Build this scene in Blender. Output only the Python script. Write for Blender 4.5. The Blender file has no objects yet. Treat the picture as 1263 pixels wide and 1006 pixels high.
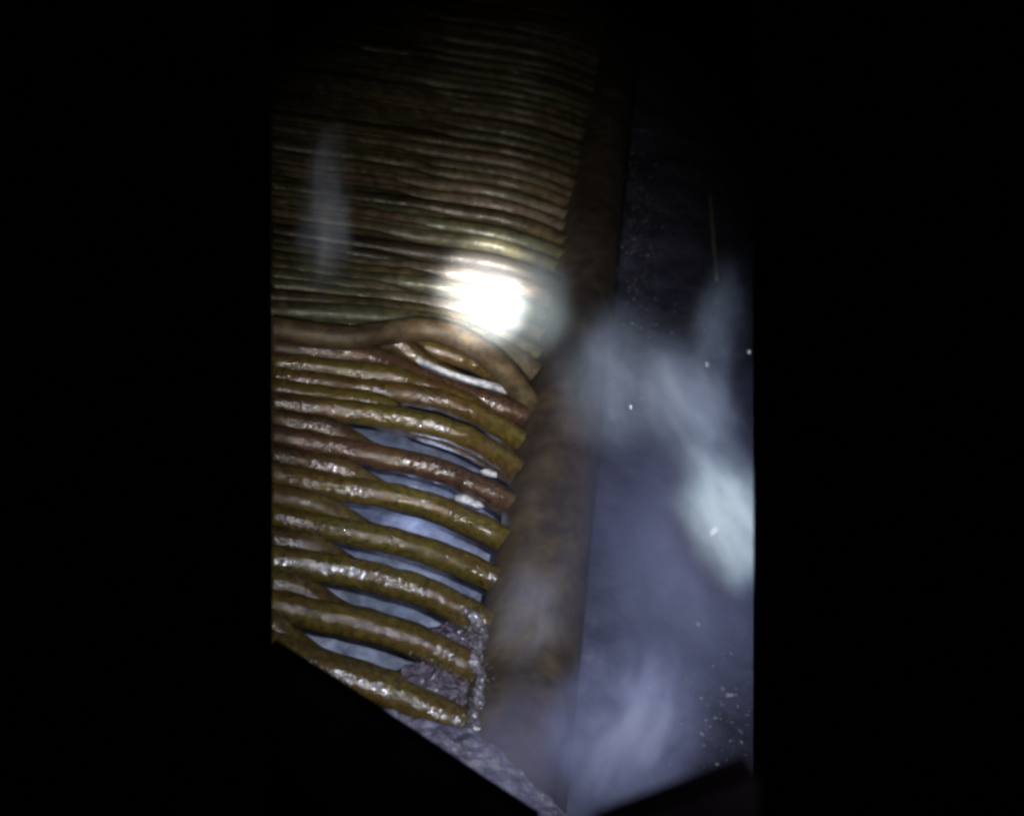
import bpy, bmesh, math, random
import numpy as np
from mathutils import Vector, Matrix, noise
random.seed(7)
S = bpy.context.scene
COL = S.collection

# ------------------------------------------------------------------ camera
# World axes: X along the tubes, Z up the header, Y into the tube wall.
F = 1300.0                                   # focal length in photograph pixels
vz = Vector((0.1496, 1.0, 0.6754)).normalized()
vx = Vector((1.0, 0.0, -0.2215)).normalized()
vy = vz.cross(vx)
CAM = Vector((0, 0, 1.2))
def to_world(d):
    return Vector((d.dot(vx), d.dot(vy), d.dot(vz)))
RIGHT, FWD, UP = (to_world(Vector(a)) for a in ((1, 0, 0), (0, 1, 0), (0, 0, 1)))
YW = 0.719                                   # distance of the tube wall
def ray(px, py):
    return to_world(Vector(((px - 631.5) / F, 1.0, (503 - py) / F)))
def W(px, py, off=0.0):                      # point on the tube wall (off > 0 lies behind it)
    d = ray(px, py)
    return CAM + d * ((YW + off) / d.y)
def P(px, py, depth):
    return CAM + ray(px, py) * depth

cd = bpy.data.cameras.new('camera')
cam = bpy.data.objects.new('camera', cd); COL.objects.link(cam)
ROT = Matrix((RIGHT, UP, -FWD)).transposed().to_4x4()
cam.matrix_world = Matrix.Translation(CAM) @ ROT
cd.sensor_width = 36; cd.lens = F / 1263 * 36
cd.clip_start = 0.01; cd.clip_end = 50
cd.dof.use_dof = True; cd.dof.focus_distance = 1.02; cd.dof.aperture_fstop = 5.6
S.camera = cam

# ------------------------------------------------------------------ world, lamps, exposure
wd = bpy.data.worlds.new('World'); S.world = wd; wd.use_nodes = True
wd.node_tree.nodes['Background'].inputs[0].default_value = (0.004, 0.004, 0.006, 1)
wd.node_tree.nodes['Background'].inputs[1].default_value = 0.03
S.view_settings.view_transform = 'Standard'; S.view_settings.look = 'None'
S.view_settings.exposure = 0; S.view_settings.gamma = 1
S.cycles.filter_width = 3.0
S.cycles.use_denoising = True
S.cycles.volume_bounces = 1
S.cycles.max_bounces = 6
S.cycles.volume_max_steps = 128

def lamp(name, kind, loc, target=None, energy=1, color=(1, 1, 1), size=0.01, cone=60, blend=1):
    d = bpy.data.lights.new(name, kind); d.energy = energy; d.color = color
    d.shadow_soft_size = size
    if kind == 'SPOT':
        d.spot_size = math.radians(cone); d.spot_blend = blend
    o = bpy.data.objects.new(name, d); COL.objects.link(o); o.location = loc
    if target is not None:
        o.rotation_euler = (Vector(target) - Vector(loc)).to_track_quat('-Z', 'Y').to_euler()
    return o
TORCH = CAM + RIGHT * 0.03 + UP * 0.022 - FWD * 0.01
lamp('torch', 'SPOT', TORCH, W(700, 660), 64, (0.88, 0.93, 1.0), 0.005, 42.5, 1.0)
BEAM = CAM - RIGHT * 0.05 - UP * 0.06 - FWD * 0.02
lamp('torch_beam', 'SPOT', BEAM, W(590, 345), 58, (1.0, 0.94, 0.80), 0.006, 31, 1.0)
lamp('torch_beam', 'SPOT', BEAM, W(606, 342), 140, (1.0, 0.95, 0.85), 0.006, 13, 1.0)
lamp('torch_core', 'SPOT', BEAM, W(602, 357), 1900, (1.0, 0.96, 0.88), 0.006, 6.0, 1.0)
lamp('cavity_fill', 'POINT', W(520, 600, 0.11), None, 0.125, (0.62, 0.70, 1.0), 0.02)  # added unseen fill behind the tubes, brightens the wall in the slots

# ------------------------------------------------------------------ materials
def new_mat(name):
    m = bpy.data.materials.new(name); m.use_nodes = True
    nt = m.node_tree; nt.nodes.clear()
    out = nt.nodes.new('ShaderNodeOutputMaterial')
    return m, nt, out
def nd(nt, t, **kw):
    n = nt.nodes.new(t)
    for k, v in kw.items():
        if k.startswith('i_'):
            key = k[2:]
            n.inputs[int(key) if key.isdigit() else key.replace('_', ' ')].default_value = v
        else:
            setattr(n, k, v)
    return n
def ramp(nt, fac, stops):
    r = nt.nodes.new('ShaderNodeValToRGB'); e = r.color_ramp.elements
    while len(e) < len(stops): e.new(0.5)
    for el, (p, c) in zip(e, stops):
        el.position = p; el.color = (*c, 1)
    nt.links.new(fac, r.inputs[0]); return r.outputs[0]

def crusty(name, cols, scale=25, rough=(0.25, 0.5), bump=0.5, fine=260, dist=0.004, spec=0.6, stretch=(1, 1, 1), per_obj=0.0, mottle=0.55, coat=0.0, coat_rough=0.10):
    m, nt, out = new_mat(name); L = nt.links.new
    b = nd(nt, 'ShaderNodeBsdfPrincipled'); L(b.outputs[0], out.inputs[0])
    b.inputs['Specular IOR Level'].default_value = spec
    g = nd(nt, 'ShaderNodeNewGeometry')
    mp = nd(nt, 'ShaderNodeMapping'); L(g.outputs['Position'], mp.inputs[0]); mp.inputs['Scale'].default_value = stretch
    n1 = nd(nt, 'ShaderNodeTexNoise', i_Scale=scale, i_Detail=5.0, i_Roughness=0.6); L(mp.outputs[0], n1.inputs['Vector'])
    fac = n1.outputs[0]
    if per_obj:
        oi = nd(nt, 'ShaderNodeObjectInfo')
        mm = nd(nt, 'ShaderNodeMath', operation='MULTIPLY_ADD'); L(oi.outputs['Random'], mm.inputs[0])
        mm.inputs[1].default_value = per_obj; mm.inputs[2].default_value = -per_obj / 2
        ad = nd(nt, 'ShaderNodeMath', operation='ADD'); L(fac, ad.inputs[0]); L(mm.outputs[0], ad.inputs[1]); fac = ad.outputs[0]
    n5 = nd(nt, 'ShaderNodeTexNoise', i_Scale=fine * 0.3, i_Detail=4.0, i_Roughness=0.7); L(g.outputs['Position'], n5.inputs['Vector'])
    m5 = nd(nt, 'ShaderNodeMapRange'); L(n5.outputs[0], m5.inputs[0])
    for q, val in ((1, 0.35), (2, 0.65), (3, 1 - mottle), (4, 1 + mottle)): m5.inputs[q].default_value = val
    vm = nd(nt, 'ShaderNodeVectorMath', operation='SCALE'); L(ramp(nt, fac, cols), vm.inputs[0]); L(m5.outputs[0], vm.inputs['Scale'])
    L(vm.outputs[0], b.inputs['Base Color'])
    n2 = nd(nt, 'ShaderNodeTexNoise', i_Scale=fine, i_Detail=3.0, i_Roughness=0.6); L(g.outputs['Position'], n2.inputs['Vector'])
    mr = nd(nt, 'ShaderNodeMapRange'); L(n1.outputs[0], mr.inputs[0])
    mr.inputs[1].default_value = 0.3; mr.inputs[2].default_value = 0.7
    mr.inputs[3].default_value = rough[0]; mr.inputs[4].default_value = rough[1]
    L(mr.outputs[0], b.inputs['Roughness'])
    bp = nd(nt, 'ShaderNodeBump', i_Strength=bump, i_Distance=dist); L(n2.outputs[0], bp.inputs['Height'])
    L(bp.outputs[0], b.inputs['Normal'])
    if coat:                                     # a wet greasy film with its own fine ripples
        n4 = nd(nt, 'ShaderNodeTexNoise', i_Scale=fine * 0.42, i_Detail=3.0, i_Roughness=0.7); L(g.outputs['Position'], n4.inputs['Vector'])
        m4 = nd(nt, 'ShaderNodeMapRange'); L(n4.outputs[0], m4.inputs[0])
        for q, val in ((1, 0.40), (2, 0.52), (3, 0.10), (4, coat)): m4.inputs[q].default_value = val
        n6 = nd(nt, 'ShaderNodeTexNoise', i_Scale=17.0, i_Detail=2.0); L(g.outputs['Position'], n6.inputs['Vector'])
        m6 = nd(nt, 'ShaderNodeMapRange'); L(n6.outputs[0], m6.inputs[0])
        for q, val in ((1, 0.40), (2, 0.54), (3, 0.32), (4, 1.0)): m6.inputs[q].default_value = val
        x6 = nd(nt, 'ShaderNodeMath', operation='MULTIPLY'); L(m4.outputs[0], x6.inputs[0]); L(m6.outputs[0], x6.inputs[1])
        L(x6.outputs[0], b.inputs['Coat Weight']); b.inputs['Coat Roughness'].default_value = coat_rough; b.inputs['Coat IOR'].default_value = 2.0
        n3 = nd(nt, 'ShaderNodeTexNoise', i_Scale=fine * 1.25, i_Detail=2.0, i_Roughness=0.55); L(g.outputs['Position'], n3.inputs['Vector'])
        b3 = nd(nt, 'ShaderNodeBump', i_Strength=0.34, i_Distance=dist * 0.7); L(n3.outputs[0], b3.inputs['Height'])
        L(b3.outputs[0], b.inputs['Coat Normal'])
    return m

M_olive = crusty('olive_scale', [(0.28, (0.022, 0.011, 0.006)), (0.43, (0.048, 0.028, 0.007)), (0.57, (0.052, 0.038, 0.006)), (0.68, (0.046, 0.037, 0.008)), (0.80, (0.052, 0.029, 0.017))],
                 scale=14, rough=(0.45, 0.7), bump=0.5, fine=500, stretch=(0.5, 1, 1.4), per_obj=0.14, spec=0.12, coat=1.0)
M_red = crusty('red_brown_scale', [(0.35, (0.022, 0.010, 0.007)), (0.55, (0.044, 0.021, 0.012)), (0.75, (0.046, 0.031, 0.008))],
               scale=18, rough=(0.45, 0.7), bump=0.5, fine=500, spec=0.12, coat=1.0)
M_upper = crusty('grey_green_scale', [(0.28, (0.010, 0.007, 0.004)), (0.45, (0.034, 0.025, 0.010)), (0.60, (0.026, 0.028, 0.014)), (0.78, (0.048, 0.034, 0.024))],
                 scale=9, rough=(0.45, 0.7), bump=0.3, fine=200, stretch=(0.4, 1, 1), per_obj=0.5, spec=0.15, coat=0.10, coat_rough=0.25)
M_tan = crusty('tan_scale', [(0.3, (0.0240, 0.0152, 0.0080)), (0.5, (0.0440, 0.0296, 0.0152)), (0.72, (0.0680, 0.0496, 0.0288))],
               scale=16, rough=(0.45, 0.6), bump=0.35, fine=220, stretch=(0.4, 1, 1), spec=0.3)
M_header = crusty('rust_brown_steel', [(0.3, (0.008, 0.006, 0.006)), (0.45, (0.020, 0.013, 0.010)), (0.58, (0.034, 0.022, 0.011)), (0.72, (0.055, 0.040, 0.022))],
                  scale=7, rough=(0.5, 0.7), bump=0.2, fine=120, stretch=(1, 1, 0.5))
M_crust = crusty('pale_mineral_crust', [(0.3, (0.0480, 0.0390, 0.0510)), (0.5, (0.0900, 0.0780, 0.0990)), (0.7, (0.1650, 0.1560, 0.1800))],
                 scale=60, rough=(0.2, 0.5), bump=0.8, fine=420, coat=1.0)
M_crustbase = crusty('purple_grey_crust', [(0.3, (0.022, 0.014, 0.026)), (0.5, (0.055, 0.038, 0.068)), (0.72, (0.13, 0.105, 0.16))],
                 scale=70, rough=(0.25, 0.5), bump=0.8, fine=380, coat=0.6)
M_bead = crusty('dull_weld_metal', [(0.3, (0.08, 0.085, 0.06)), (0.7, (0.16, 0.16, 0.12))], scale=40, rough=(0.3, 0.5), bump=0.4, fine=260)
M_flakes = crusty('pale_paint_flake', [(0.3, (0.035, 0.035, 0.045)), (0.7, (0.14, 0.14, 0.17))], scale=90, rough=(0.4, 0.6), bump=0.3, fine=300)
M_ledge = crusty('lilac_grey_scale', [(0.3, (0.028, 0.026, 0.045)), (0.5, (0.055, 0.050, 0.08)), (0.7, (0.11, 0.10, 0.15))],
                 scale=34, rough=(0.35, 0.6), bump=0.7, fine=240)
M_casing = crusty('flaking_casing_paint', [(0.30, (0.014, 0.014, 0.024)), (0.5, (0.028, 0.029, 0.050)), (0.66, (0.042, 0.043, 0.070)), (0.8, (0.13, 0.125, 0.17))],
                  scale=9, rough=(0.6, 0.8), bump=0.2, fine=130, spec=0.2, mottle=0.3)
M_back = crusty('fog_blue_wall', [(0.3, (0.1020, 0.1190, 0.1870)), (0.5, (0.2040, 0.2295, 0.3230)), (0.75, (0.3230, 0.3570, 0.4420))],
                scale=16, rough=(0.5, 0.7), bump=0.4, fine=90)  # blue tint stands in for lit fog behind the tubes
M_black = crusty('matte_black', [(0.3, (0.00045, 0.00025, 0.0004)), (0.7, (0.0007, 0.0005, 0.0006))], scale=8, rough=(0.9, 1.0), bump=0.1, fine=60, spec=0.0)
M_flake_strip = crusty('white_flake_and_strip', [(0.3, (0.2025, 0.2070, 0.2475)), (0.7, (0.3375, 0.3420, 0.3690))], scale=90, rough=(0.3, 0.5), bump=0.4, fine=300)  # scale flakes, and the rod that stands in for a bright strip
def droplet_mat():
    m, nt, out = new_mat('water_drop')
    b = nd(nt, 'ShaderNodeBsdfPrincipled'); nt.links.new(b.outputs[0], out.inputs[0])
    b.inputs['Base Color'].default_value = (0.45, 0.48, 0.52, 1); b.inputs['Roughness'].default_value = 0.25
    return m
M_drop = droplet_mat()

XL = 335                                       # the tubes end here on the left
# ------------------------------------------------------------------ helpers
def link_mesh(name, verts, faces, mat, parent=None, smooth=True):
    me = bpy.data.meshes.new(name); me.from_pydata([tuple(v) for v in verts], [], faces); me.update()
    if smooth: me.shade_smooth()
    me.materials.append(mat)
    o = bpy.data.objects.new(name, me); COL.objects.link(o)
    if parent: o.parent = parent
    return o
def link_bm(name, bm, mat, parent=None, smooth=True):
    me = bpy.data.meshes.new(name); bm.to_mesh(me); bm.free()
    if smooth: me.shade_smooth()
    me.materials.append(mat)
    o = bpy.data.objects.new(name, me); COL.objects.link(o)
    if parent: o.parent = parent
    return o
def tag(o, label=None, cat=None, group=None, kind=None):
    for k, v in (('label', label), ('category', cat), ('group', group), ('kind', kind)):
        if v: o[k] = v
    return o
def catmull(pts, n):
    pts = [Vector(p) for p in pts]
    pts = [pts[0] * 2 - pts[1]] + pts + [pts[-1] * 2 - pts[-2]]
    out = []; m = len(pts) - 3
    for s in range(n + 1):
        t = s / n * m; i = min(int(t), m - 1); u = t - i
        a, b, c, d = pts[i:i + 4]
        out.append(0.5 * ((2 * b) + (c - a) * u + (2 * a - 5 * b + 4 * c - d) * u * u + (3 * b - a - 3 * c + d) * u ** 3))
    return out
def sweep(name, path, r, mat, parent, sides=14, seed=0, rough=0.09, freq=60, clip=False):
    V, Fc = [], []
    if clip: path = [path[0] + (path[0] - path[3]) * 1.5] + list(path)
    n = len(path)
    for i, p in enumerate(path):
        t = (path[min(i + 1, n - 1)] - path[max(i - 1, 0)]).normalized()
        a = t.cross(Vector((0, 1, 0))).normalized(); b = a.cross(t).normalized()
        for k in range(sides):
            th = 2 * math.pi * k / sides
            q = a * math.cos(th) + b * math.sin(th)
            rr = r * (1 + rough * noise.noise((p + q * r) * freq + Vector((seed * 3.1, 0, 0))))
            V.append(p + q * rr)
    for i in range(n - 1):
        for k in range(sides):
            k2 = (k + 1) % sides
            Fc.append((i * sides + k, i * sides + k2, (i + 1) * sides + k2, (i + 1) * sides + k))
    Fc.append(tuple(range(sides - 1, -1, -1))); Fc.append(tuple((n - 1) * sides + k for k in range(sides)))
    o = link_mesh(name, V, Fc, mat, parent)
    if clip:                                       # the modelled stretch of every tube ends in one plane
        bm = bmesh.new(); bm.from_mesh(o.data)
        r_ = bmesh.ops.bisect_plane(bm, geom=bm.verts[:] + bm.edges[:] + bm.faces[:], plane_co=CAM, plane_no=END_NO, clear_outer=True)
        bmesh.ops.holes_fill(bm, edges=[g for g in r_['geom_cut'] if isinstance(g, bmesh.types.BMEdge)], sides=0)
        bm.to_mesh(o.data); bm.free(); o.data.shade_smooth()
    return o
END_NO = ray(XL, 0).cross(ray(XL, 1000)).normalized()
if END_NO.dot(RIGHT) > 0: END_NO = -END_NO
def smooth01(x): x = max(0, min(1, x)); return x * x * (3 - 2 * x)

# ------------------------------------------------------------------ the tube bank
bank = bpy.data.objects.new('tube_bank', None); COL.objects.link(bank)
bank.location = (0, 0, 0)
tag(bank, 'bank of crusted brown boiler tubes bending down into an upright rusty header pipe', 'tube bank')

XL = 335                                       # the tubes end here on the left
R = 0.0132
hdr_c = W(655, 780, 0.015)
ztop, zbot = W(790, -40)[2], W(640, 1060)[2]
hp = [Vector((hdr_c.x, hdr_c.y, zbot + (ztop - zbot) * i / 60)) for i in range(61)]
header = sweep('header_pipe', hp, 0.049, M_header, bank, 48, 3, 0.012)
header['label'] = 'upright rusty brown header pipe that all the tubes run into'

# front tubes, traced where each one runs on the tube wall
LOW = [
 [(XL,383),(420,388),(500,394),(560,406),(610,427),(655,455),(690,480)],
 [(XL,430),(410,436),(460,442),(520,466),(570,486),(632,507),(680,534)],
 [(XL,465),(430,478),(500,486),(550,496),(600,517),(640,542),(680,572)],
 [(XL,497),(430,508),(500,518),(560,533),(605,556),(635,577),(675,607)],
 [(XL,537),(420,553),(500,570),(545,581),(590,601),(625,618),(665,645)],
 [(XL,585),(420,602),(490,613),(545,629),(612,660),(655,686)],
 [(XL,637),(420,654),(500,671),(560,692),(605,712),(650,738)],
 [(XL,690),(420,703),(500,722),(550,742),(590,764),(640,794)],
 [(XL,745),(400,760),(460,774),(510,789),(560,812),(630,850)],
 [(XL,797),(400,825),(470,850),(530,874),(575,896)],
]
def pxpath(pts, n=70):
    return catmull([Vector((x, y, 0)) for x, y in pts], n)
def el(py): return math.radians(55.3) + math.atan((503 - py) / F)
upper = []
y = 405.0
while True:
    y -= 22.0 * (math.cos(el(y)) / math.cos(el(372))) ** 2
    if y < -40: break
    upper.append(y)
def upper_path(y560, seed):
    rnd = random.Random(seed)
    xe = 720 - (y560 + 30 - 150) * 0.2 + 24
    a1, a2, p1, p2 = rnd.uniform(-2.4, 2.4), rnd.uniform(-1.3, 1.3), rnd.uniform(0, 6), rnd.uniform(0, 6)
    k = (math.cos(el(y560)) / math.cos(el(372))) ** 2
    k = 0.35 + 0.65 * k
    jy = rnd.uniform(-2.6, 2.6) * k
    pts = []
    for i in range(60 + 1):
        x = XL + (xe - XL) * i / 60
        xs = x - (380 - y560) * 0.16
        yy = y560 + jy + 0.135 * (x - 560) + (0.0017 * max(0, xs - 570) ** 2) * (0.5 + .5 * k)
        yy += k * (a1 * math.sin(x / 60 + p1) + a2 * math.sin(x / 23 + p2))
        pts.append((x, yy))
    return pts
fronts = [pxpath(upper_path(yy, i), 70) for i, yy in enumerate(upper)][::-1]
n_up = len(fronts)
fronts += [pxpath(p) for p in LOW]
jit = random.Random(11)
starts = {}                                     # where the rear tube between front i and i+1 swings back
low_start = [520, 620, 500, 440, 458, 434, 419, 402, 366]
mats = {}
for i, fp in enumerate(fronts):
    low = i - n_up
    if low < 0: mat, sides = M_upper, 12
    else:
        mat, sides = (M_red if low in (4, 1) else M_olive), 18
        if low == 0: mat = M_upper
    yo = jit.uniform(-0.006, 0.006) if low < 0 else jit.uniform(-0.002, 0.002)
    path = [W(p.x, p.y, yo) for p in fp]
    o = sweep('tube', path, R * (jit.uniform(0.86, 1.08) if low < 0 else jit.uniform(1.0, 1.12)), mat, bank, sides, i, clip=True)
    if i + 1 < len(fronts):
        nx = fronts[i + 1]
        st = low_start[low] if low >= 0 else 515 + (380 - upper[n_up - 1 - i]) * 0.15 + jit.uniform(-30, 30)
        rp = []
        for j in range(len(fp)):
            a, b = fp[j], nx[j]
            w = 0.52
            m = a * (1 - w) + b * w
            if low == -1: st = 760
            s = smooth01((m.x - (st - 48)) / (85 if low >= 0 else 140))
            q = W(m.x, m.y) + Vector((0, 0.028 * s, 0))
            rp.append(q)
        sweep('tube', rp, R * (0.96 if low < 0 else 1.06), M_upper if low < 0 else M_olive, bank, sides, i + 200, clip=True)
for sd, pts, yo in ((301, [(XL,412),(450,424),(515,428),(560,439),(600,456),(640,482),(680,512)], 0.022),
                    (302, [(XL,395),(450,402),(520,400),(565,411),(610,434),(650,460),(690,490)], 0.010)):
    sweep('tube', [W(p.x, p.y, yo) for p in pxpath(pts)], R * 0.95, M_olive if sd == 301 else M_upper, bank, 16, sd, clip=True)
bright_strip = sweep('tube', [W(p.x, p.y, 0.012) for p in pxpath([(478,424),(500,436),(530,451),(565,465),(600,474),(640,486)], 40)], 0.0048, M_flake_strip, bank, 12, 303)  # added rod, its pale colour stands in for a bright strip
bright_strip['label'] = 'thin pale rod added for the bright strip in the slot under the tan tube'
tan = [(XL,405),(400,415),(440,416),(480,410),(520,406),(555,413),(590,431),(620,455),(645,487),(668,525)]
path = [W(p.x, p.y, -0.022 + 0.02 * smooth01((p.x - 600) / 70)) for p in pxpath(tan, 90)]
t = sweep('tube', path, 0.0150, M_tan, bank, 20, 77, 0.07, clip=True)
t['label'] = 'thick smooth tan tube humping across the middle of the bank'

# mineral crust round the lowest tube ends
rnd = random.Random(3)
V, Fc = [], []
def grain(c, r):
    bm = bmesh.new(); bmesh.ops.create_icosphere(bm, subdivisions=1, radius=1)
    b = len(V); s = Vector((rnd.uniform(.6, 1.3), rnd.uniform(.6, 1.2), rnd.uniform(.6, 1.4)))
    for v in bm.verts:
        V.append(c + Vector((v.co.x * s.x, v.co.y * s.y, v.co.z * s.z)) * r * rnd.uniform(.75, 1.2))
    for f in bm.faces: Fc.append(tuple(b + v.index for v in f.verts))
    bm.free()
for k in range(450):
    t = rnd.random()
    px, py = 590 - 7 * math.sin(t * 9) + rnd.gauss(0, 5), 758 + 140 * t
    grain(W(px, py, -0.020 + rnd.uniform(-.006, .012)), rnd.uniform(0.0003, 0.0013))
for k in range(1500):
    u, v = rnd.random(), rnd.random()
    px = 498 + 97 * (u ** 0.6); py = 772 + 24 * (1 - u) + 116 * v
    grain(W(px, py, 0.002 + rnd.uniform(-.004, .006)), rnd.uniform(0.0003, 0.0011))
cr = link_mesh('mineral_crust', V, Fc, M_crust, bank, smooth=False)
cr['kind'] = 'stuff'; cr['label'] = 'pale lilac mineral crust clinging to the lowest tube ends'

# ------------------------------------------------------------------ plates and walls
def sheet(name, corner, off, nx, ny, mat, amp=0.003, sc=30, thick=0.012, clump=0):
    """corner(u, v) -> pixel; laid on the plane off behind the tube wall, with relief and a back face"""
    V, Fc = [], []
    for j in range(ny + 1):
        for i in range(nx + 1):
            px, py = corner(i / nx, j / ny); p = W(px, py, off)
            h = noise.fractal(p * sc, 0.9, 2.1, 4)
            if clump: h += clump * max(0, noise.noise(p * sc * 1.7) - 0.15) ** 0.5
            V.append(p - Vector((0, amp * h, 0)))
    nf = len(V); st = nx + 1
    for j in range(ny + 1):
        for i in range(nx + 1):
            px, py = corner(i / nx, j / ny); V.append(W(px, py, off) + Vector((0, thick, 0)))
    for j in range(ny):
        for i in range(nx):
            a = j * st + i; q = (a, a + 1, a + st + 1, a + st)
            Fc.append(q); Fc.append(tuple(nf + x for x in q[::-1]))
    ring = [i for i in range(st)] + [j * st + nx for j in range(1, ny + 1)] + [ny * st + i for i in range(nx - 1, -1, -1)] + [j * st for j in range(ny - 1, 0, -1)]
    for a, b in zip(ring, ring[1:] + ring[:1]): Fc.append((a, nf + a, nf + b, b))
    return link_mesh(name, V, Fc, mat)
def lerp(a, b, t): return a + (b - a) * t
bw = sheet('furnace_wall', lambda u, v: (lerp(XL, 700 + 40 * (1 - v), u), lerp(-10, 1000, v)), 0.16, 60, 120, M_back, 0.004, 14)
tag(bw, 'furnace wall tinted blue grey for the lit fog in the slots between the tubes', 'wall')
def cas(u, v):
    x = lerp(640 + 90 * (1 - v), 929, u)
    return x, lerp(-10, 1030, v)
cw = sheet('casing_plate', cas, 0.07, 140, 360, M_casing, 0.0014, 36, 0.012, 0.8)
tag(cw, 'dark flaking blue grey casing plate right of the header pipe', 'plate')
rnd = random.Random(21)
V, Fc = [], []
for k in range(560):
    if k < 330: px, py = rnd.gauss(784, 15), rnd.gauss(285, 62)
    elif k < 480: px, py = rnd.gauss(895, 32), rnd.gauss(885, 42)
    else: px, py = rnd.uniform(745, 925), rnd.uniform(140, 420)
    if not (758 < px < 926) or py > 1000: continue
    c = W(px, py, 0.067); r = 0.0004 + 0.0022 * rnd.random() ** 2.5; b = len(V); ns = rnd.randint(4, 6); tl = Vector((rnd.uniform(-.5, .5), 0, rnd.uniform(-.5, .5)))
    for q in range(ns):
        a = 2 * math.pi * q / ns; rr = r * rnd.uniform(.5, 1.3)
        v = Vector((math.cos(a) * rr, 0, math.sin(a) * rr)); v.y = -v.dot(tl) - 0.0004
        V.append(c + v)
    V.append(c + Vector((0, -r * .35, 0))); V.append(c + Vector((0, 0.003, 0)))
    for q in range(ns):
        Fc.append((b + q, b + (q + 1) % ns, b + ns)); Fc.append((b + (q + 1) % ns, b + q, b + ns + 1))
fl = link_mesh('paint_flakes', V, Fc, M_flakes, cw, smooth=False); fl['kind'] = 'stuff'
for pts in (((876, 238), (878, 270), (881, 305), (884, 345)), ((752, 290), (755, 303), (759, 316), (760, 334))):
    wb = sweep('weld_bead', catmull([W(x, y, 0.064) for x, y in pts], 24), 0.0035, M_bead, cw, 10, 5, 0.3, 200)
lp = sheet('crusted_ledge', lambda u, v: (lerp(400, 716, u), lerp(862 + 34 * smooth01(u * 1.7) + 128 * max(0, u - .55) ** 1.2 / .38 , 1022, v)), -0.05, 110, 60, M_ledge, 0.004, 55, 0.02, 0.8)
tag(lp, 'rough lilac grey ledge below the lowest tube', 'ledge')

def slab(name, pts, depth, thick, mat):
    """flat solid plate facing the viewer's side, outline given at a distance"""
    bm = bmesh.new()
    vs = [bm.verts.new(P(x, y, depth)) for x, y in pts]
    f = bm.faces.new(vs)
    r = bmesh.ops.extrude_face_region(bm, geom=[f])
    for g in r['geom']:
        if isinstance(g, bmesh.types.BMVert): g.co += FWD * thick
    bmesh.ops.recalc_face_normals(bm, faces=bm.faces[:])
    return link_bm(name, bm, mat, smooth=False)
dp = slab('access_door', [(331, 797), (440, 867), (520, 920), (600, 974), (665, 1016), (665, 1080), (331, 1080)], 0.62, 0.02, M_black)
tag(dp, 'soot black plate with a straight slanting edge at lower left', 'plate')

ridge = catmull([W(x, y, -0.018) for x, y in ((574, 752), (590, 768), (596, 785), (588, 804), (584, 818), (594, 832), (590, 850), (592, 868), (584, 884), (588, 905))], 160)
rg = sweep('crust_ridge', ridge, 0.0040, M_crust, bank, 22, 9, 0.9, 240)
rg['label'] = 'frosty pale crust ridge along the header edge'
cb = sheet('crust_sheet', lambda u, v: (lerp(506 + 16 * math.sin(v * 9) + 9 * math.sin(v * 31), 600, u), lerp(756 + 22 * (1 - u), 905, v)), 0.010, 60, 70, M_crustbase, 0.006, 60, 0.008, 0.8)
cb.parent = bank; cb['label'] = 'dull purple grey mineral sheet bridging the lowest tube ends'
near_slab = slab('added_corner_slab', [(735, 1036), (770, 1022), (850, 992), (936, 958), (936, 1075), (735, 1075)], 0.30, 0.02, M_black)  # added near slab, out of focus, makes the corner dark
tag(near_slab, 'blurred black slab added to darken the lower right corner in front of the casing plate', 'plate')
# ------------------------------------------------------------------ small loose things
def chunk(name, px, py, off, size, label, cat, mat, seed, stretch=(1, 1, 1), group=None):
    bm = bmesh.new(); bmesh.ops.create_icosphere(bm, subdivisions=3, radius=1)
    for v in bm.verts:
        v.co *= 1 + 0.28 * noise.noise(v.co * 1.6 + Vector((seed, 0, 0)))
        v.co = Vector((v.co.x * stretch[0], v.co.y * stretch[1], v.co.z * stretch[2])) * size
    o = link_bm(name, bm, mat); o.location = W(px, py, off)
    return tag(o, label, cat, group)
chunk('scale_flake', 572, 616, 0.012, 0.0075, 'larger white scale flake lodged in a slot between two tubes', 'flake', M_flake_strip, 1, (1.5, .7, .9))
chunk('scale_flake', 587, 622, 0.012, 0.0058, 'smaller white scale flake beside the larger one in its slot', 'flake', M_flake_strip, 4, (1.4, .7, .8))
chunk('scale_flake', 603, 583, 0.012, 0.0058, 'white scale flake at the header end of the slot above', 'flake', M_flake_strip, 9, (1.7, .7, .8))
def drop(px, py, depth, l, w, ang, label):
    bm = bmesh.new(); bmesh.ops.create_uvsphere(bm, u_segments=12, v_segments=10, radius=1)
    for v in bm.verts:
        tp = 1 - 0.35 * max(0, v.co.z); v.co = Vector((v.co.x * w * tp, v.co.y * w * tp, v.co.z * l))
    o = link_bm('water_droplet', bm, M_drop)
    o.matrix_world = Matrix.Translation(P(px, py, depth)) @ ROT @ Matrix.Rotation(ang, 4, 'Z') @ Matrix.Rotation(math.radians(90), 4, 'X')
    tag(o, label, 'droplet', 'water droplets drifting in the smoke')
drop(778, 502, 0.70, 0.0017, 0.00045, 0.1, 'tiny bright droplet in the smoke just right of the header pipe')
drop(872, 450, 0.70, 0.0015, 0.00045, 0.4, 'tiny bright droplet above the white smoke plume')
drop(924, 434, 0.70, 0.0012, 0.0006, 0.0, 'tiny droplet at the far right edge of the casing plate')
drop(880, 655, 0.57, 0.0034, 0.0004, -0.7, 'thin slanting droplet streak inside the white smoke plume')

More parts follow.
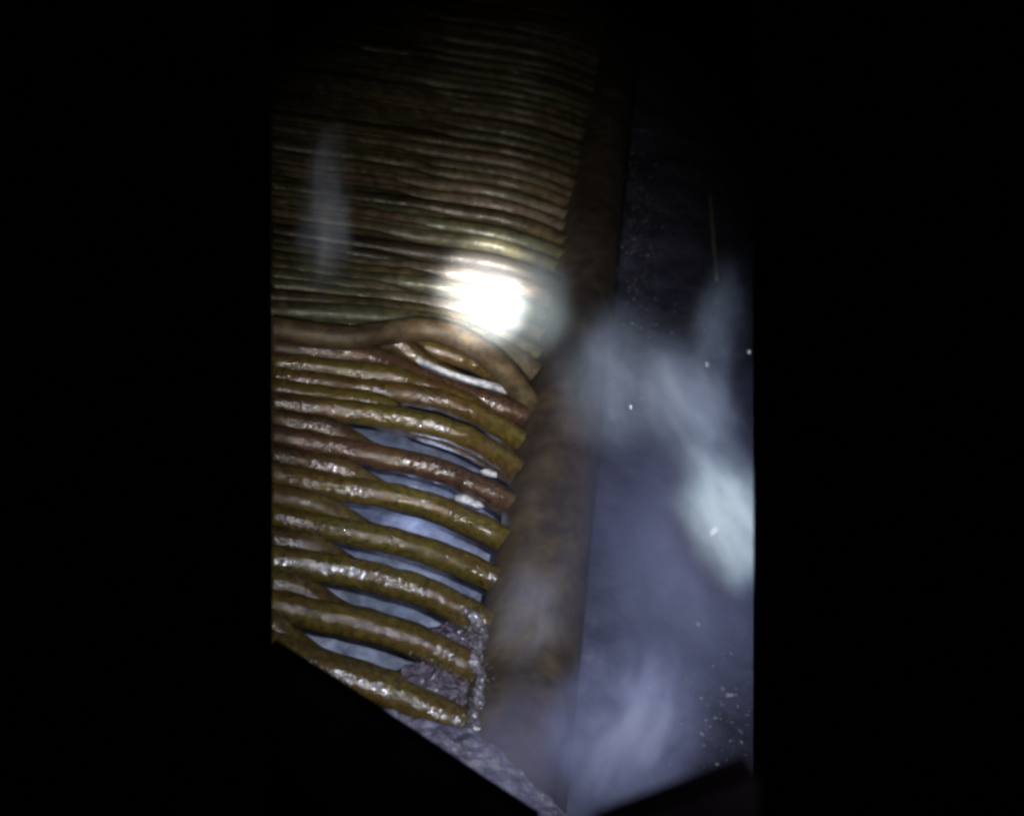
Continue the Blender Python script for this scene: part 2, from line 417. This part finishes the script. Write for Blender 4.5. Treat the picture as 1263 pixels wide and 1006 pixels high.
# ------------------------------------------------------------------ smoke
def smoke_mat(name, dens, color, nscale, lo, hi, seed, stretch, edge, aniso=0.0):
    m, nt, out = new_mat(name); L = nt.links.new
    tc = nd(nt, 'ShaderNodeTexCoord')
    # swirl the coordinates so the wisp is not an egg
    n0 = nd(nt, 'ShaderNodeTexNoise', noise_dimensions='4D', i_Scale=1.5, i_Detail=3.0, i_W=seed + 5.0); L(tc.outputs['Object'], n0.inputs['Vector'])
    su = nd(nt, 'ShaderNodeVectorMath', operation='SUBTRACT'); L(n0.outputs['Color'], su.inputs[0]); su.inputs[1].default_value = (.5, .5, .5)
    sc = nd(nt, 'ShaderNodeVectorMath', operation='SCALE'); L(su.outputs[0], sc.inputs[0]); sc.inputs['Scale'].default_value = 1.0
    ad = nd(nt, 'ShaderNodeVectorMath', operation='ADD'); L(tc.outputs['Object'], ad.inputs[0]); L(sc.outputs[0], ad.inputs[1])
    ln = nd(nt, 'ShaderNodeVectorMath', operation='LENGTH'); L(ad.outputs[0], ln.inputs[0])
    fall = nd(nt, 'ShaderNodeMapRange', interpolation_type='SMOOTHSTEP'); L(ln.outputs['Value'], fall.inputs[0])
    for k, v in ((1, edge), (2, 0.85), (3, 1.0), (4, 0.0)): fall.inputs[k].default_value = v
    l2 = nd(nt, 'ShaderNodeVectorMath', operation='LENGTH'); L(tc.outputs['Object'], l2.inputs[0])
    f2 = nd(nt, 'ShaderNodeMapRange', interpolation_type='SMOOTHSTEP'); L(l2.outputs['Value'], f2.inputs[0])
    for k, v in ((1, 0.5), (2, 1.0), (3, 1.0), (4, 0.0)): f2.inputs[k].default_value = v
    mp = nd(nt, 'ShaderNodeMapping'); L(ad.outputs[0], mp.inputs[0]); mp.inputs['Scale'].default_value = stretch
    n1 = nd(nt, 'ShaderNodeTexNoise', noise_dimensions='4D', i_Scale=nscale, i_Detail=4.0, i_Roughness=0.55, i_W=float(seed)); L(mp.outputs[0], n1.inputs['Vector'])
    mr = nd(nt, 'ShaderNodeMapRange'); L(n1.outputs[0], mr.inputs[0])
    for k, v in ((1, lo), (2, hi), (3, 0.0), (4, dens)): mr.inputs[k].default_value = v
    mu = nd(nt, 'ShaderNodeMath', operation='MULTIPLY'); L(fall.outputs[0], mu.inputs[0]); L(mr.outputs[0], mu.inputs[1])
    mv = nd(nt, 'ShaderNodeMath', operation='MULTIPLY'); L(mu.outputs[0], mv.inputs[0]); L(f2.outputs[0], mv.inputs[1])
    vs = nd(nt, 'ShaderNodeVolumeScatter'); vs.inputs['Color'].default_value = (*color, 1); vs.inputs['Anisotropy'].default_value = aniso
    L(mv.outputs[0], vs.inputs['Density']); L(vs.outputs[0], out.inputs['Volume'])
    return m
def wisp(px, py, depth, rx, ry, rz, ang, tau, color=(0.72, 0.80, 1.0), nscale=1.6, lo=0.35, hi=0.7, seed=1, stretch=(1, 1, 1), edge=0.1, label=''):
    k = depth / F
    M = Matrix.Translation(P(px, py, depth)) @ ROT @ Matrix.Rotation(math.radians(-ang), 4, 'Z') @ Matrix.Diagonal((rx * k, ry * k, rz, 1))
    bm = bmesh.new(); bmesh.ops.create_icosphere(bm, subdivisions=3, radius=1)
    # the air modelled stops with the casing plate's right edge
    no = ray(929, 0).cross(ray(929, 1000)).normalized()
    if no.dot(RIGHT) < 0: no = -no
    Mi = M.inverted()
    co = Mi @ CAM; nl = (M.transposed().to_3x3() @ no).normalized()
    r = bmesh.ops.bisect_plane(bm, geom=bm.verts[:] + bm.edges[:] + bm.faces[:], plane_co=co, plane_no=nl, clear_outer=True)
    ed = [g for g in r['geom_cut'] if isinstance(g, bmesh.types.BMEdge)]
    if ed: bmesh.ops.holes_fill(bm, edges=ed, sides=0)
    o = link_bm('smoke_wisp', bm, smoke_mat('smoke', tau / (2 * rz), color, nscale, lo, hi, seed, stretch, edge), smooth=False)
    o.matrix_world = M
    return tag(o, label, None, None, 'stuff')
WH = (0.68, 0.86, 1.0); BL = (0.60, 0.72, 1.0); LI = (0.50, 0.54, 1.0)
wisp(903, 642, 0.58, 84, 145, 0.05, -32, 4.2, WH, 2.4, 0.30, 0.70, 4, (1.8, .6, 1), 0.15, 'dense white smoke plume leaning off the right edge')
wisp(855, 510, 0.70, 85, 140, 0.06, -25, 2.2, BL, 2.3, 0.30, 0.72, 5, (1.9, .6, 1), -0.1, 'pale smoke tail above the white plume')
wisp(885, 410, 0.76, 60, 140, 0.06, 8, 1.1, BL, 1.7, 0.28, 0.75, 6, (1.8, .5, 1), -0.1, 'thin smoke tongue rising along the right side')
wisp(770, 470, 0.76, 150, 140, 0.06, 0, 1.6, BL, 2.4, 0.28, 0.74, 8, (1.6, .7, 1), -0.2, 'thin smoke across the header pipe')
wisp(835, 690, 0.82, 260, 380, 0.06, 0, 1.9, LI, 2.0, 0.10, 0.85, 9, (1.3, .8, 1), -0.1, 'wide lilac haze in front of the casing plate')
wisp(768, 895, 0.70, 150, 180, 0.07, 14, 4.2, LI, 2.4, 0.33, 0.70, 12, (1.7, .7, 1), -0.1, 'bluish smoke rising at the foot of the header pipe')
wisp(655, 930, 0.72, 150, 140, 0.06, 0, 1.2, LI, 1.7, 0.22, 0.75, 13, (1, 1.2, 1), -0.1, 'low smoke over the crusted ledge')
wisp(660, 745, 0.75, 85, 120, 0.05, 30, 1.2, (0.72, 0.72, 1.0), 1.9, 0.30, 0.72, 15, (1.6, .8, 1), -0.1, 'faint smoke in front of the lower header pipe')
wisp(655, 385, 1.15, 85, 100, 0.06, 0, 1.5, WH, 1.3, 0.15, 0.75, 18, (1, 1, 1), -0.2, 'bright smoke in the torch beam by the header pipe')
wisp(614, 365, 1.05, 130, 130, 0.08, 0, 0.9, (0.85, 0.9, 1.0), 1.0, -0.2, 0.9, 19, (1, 1, 1), -0.4, 'faint misty glow along the torch beam')
wisp(402, 265, 0.80, 52, 160, 0.05, 3, 1.3, BL, 2.0, 0.28, 0.75, 21, (1.2, .6, 1), -0.2, 'faint upright smoke streak in front of the upper tubes')
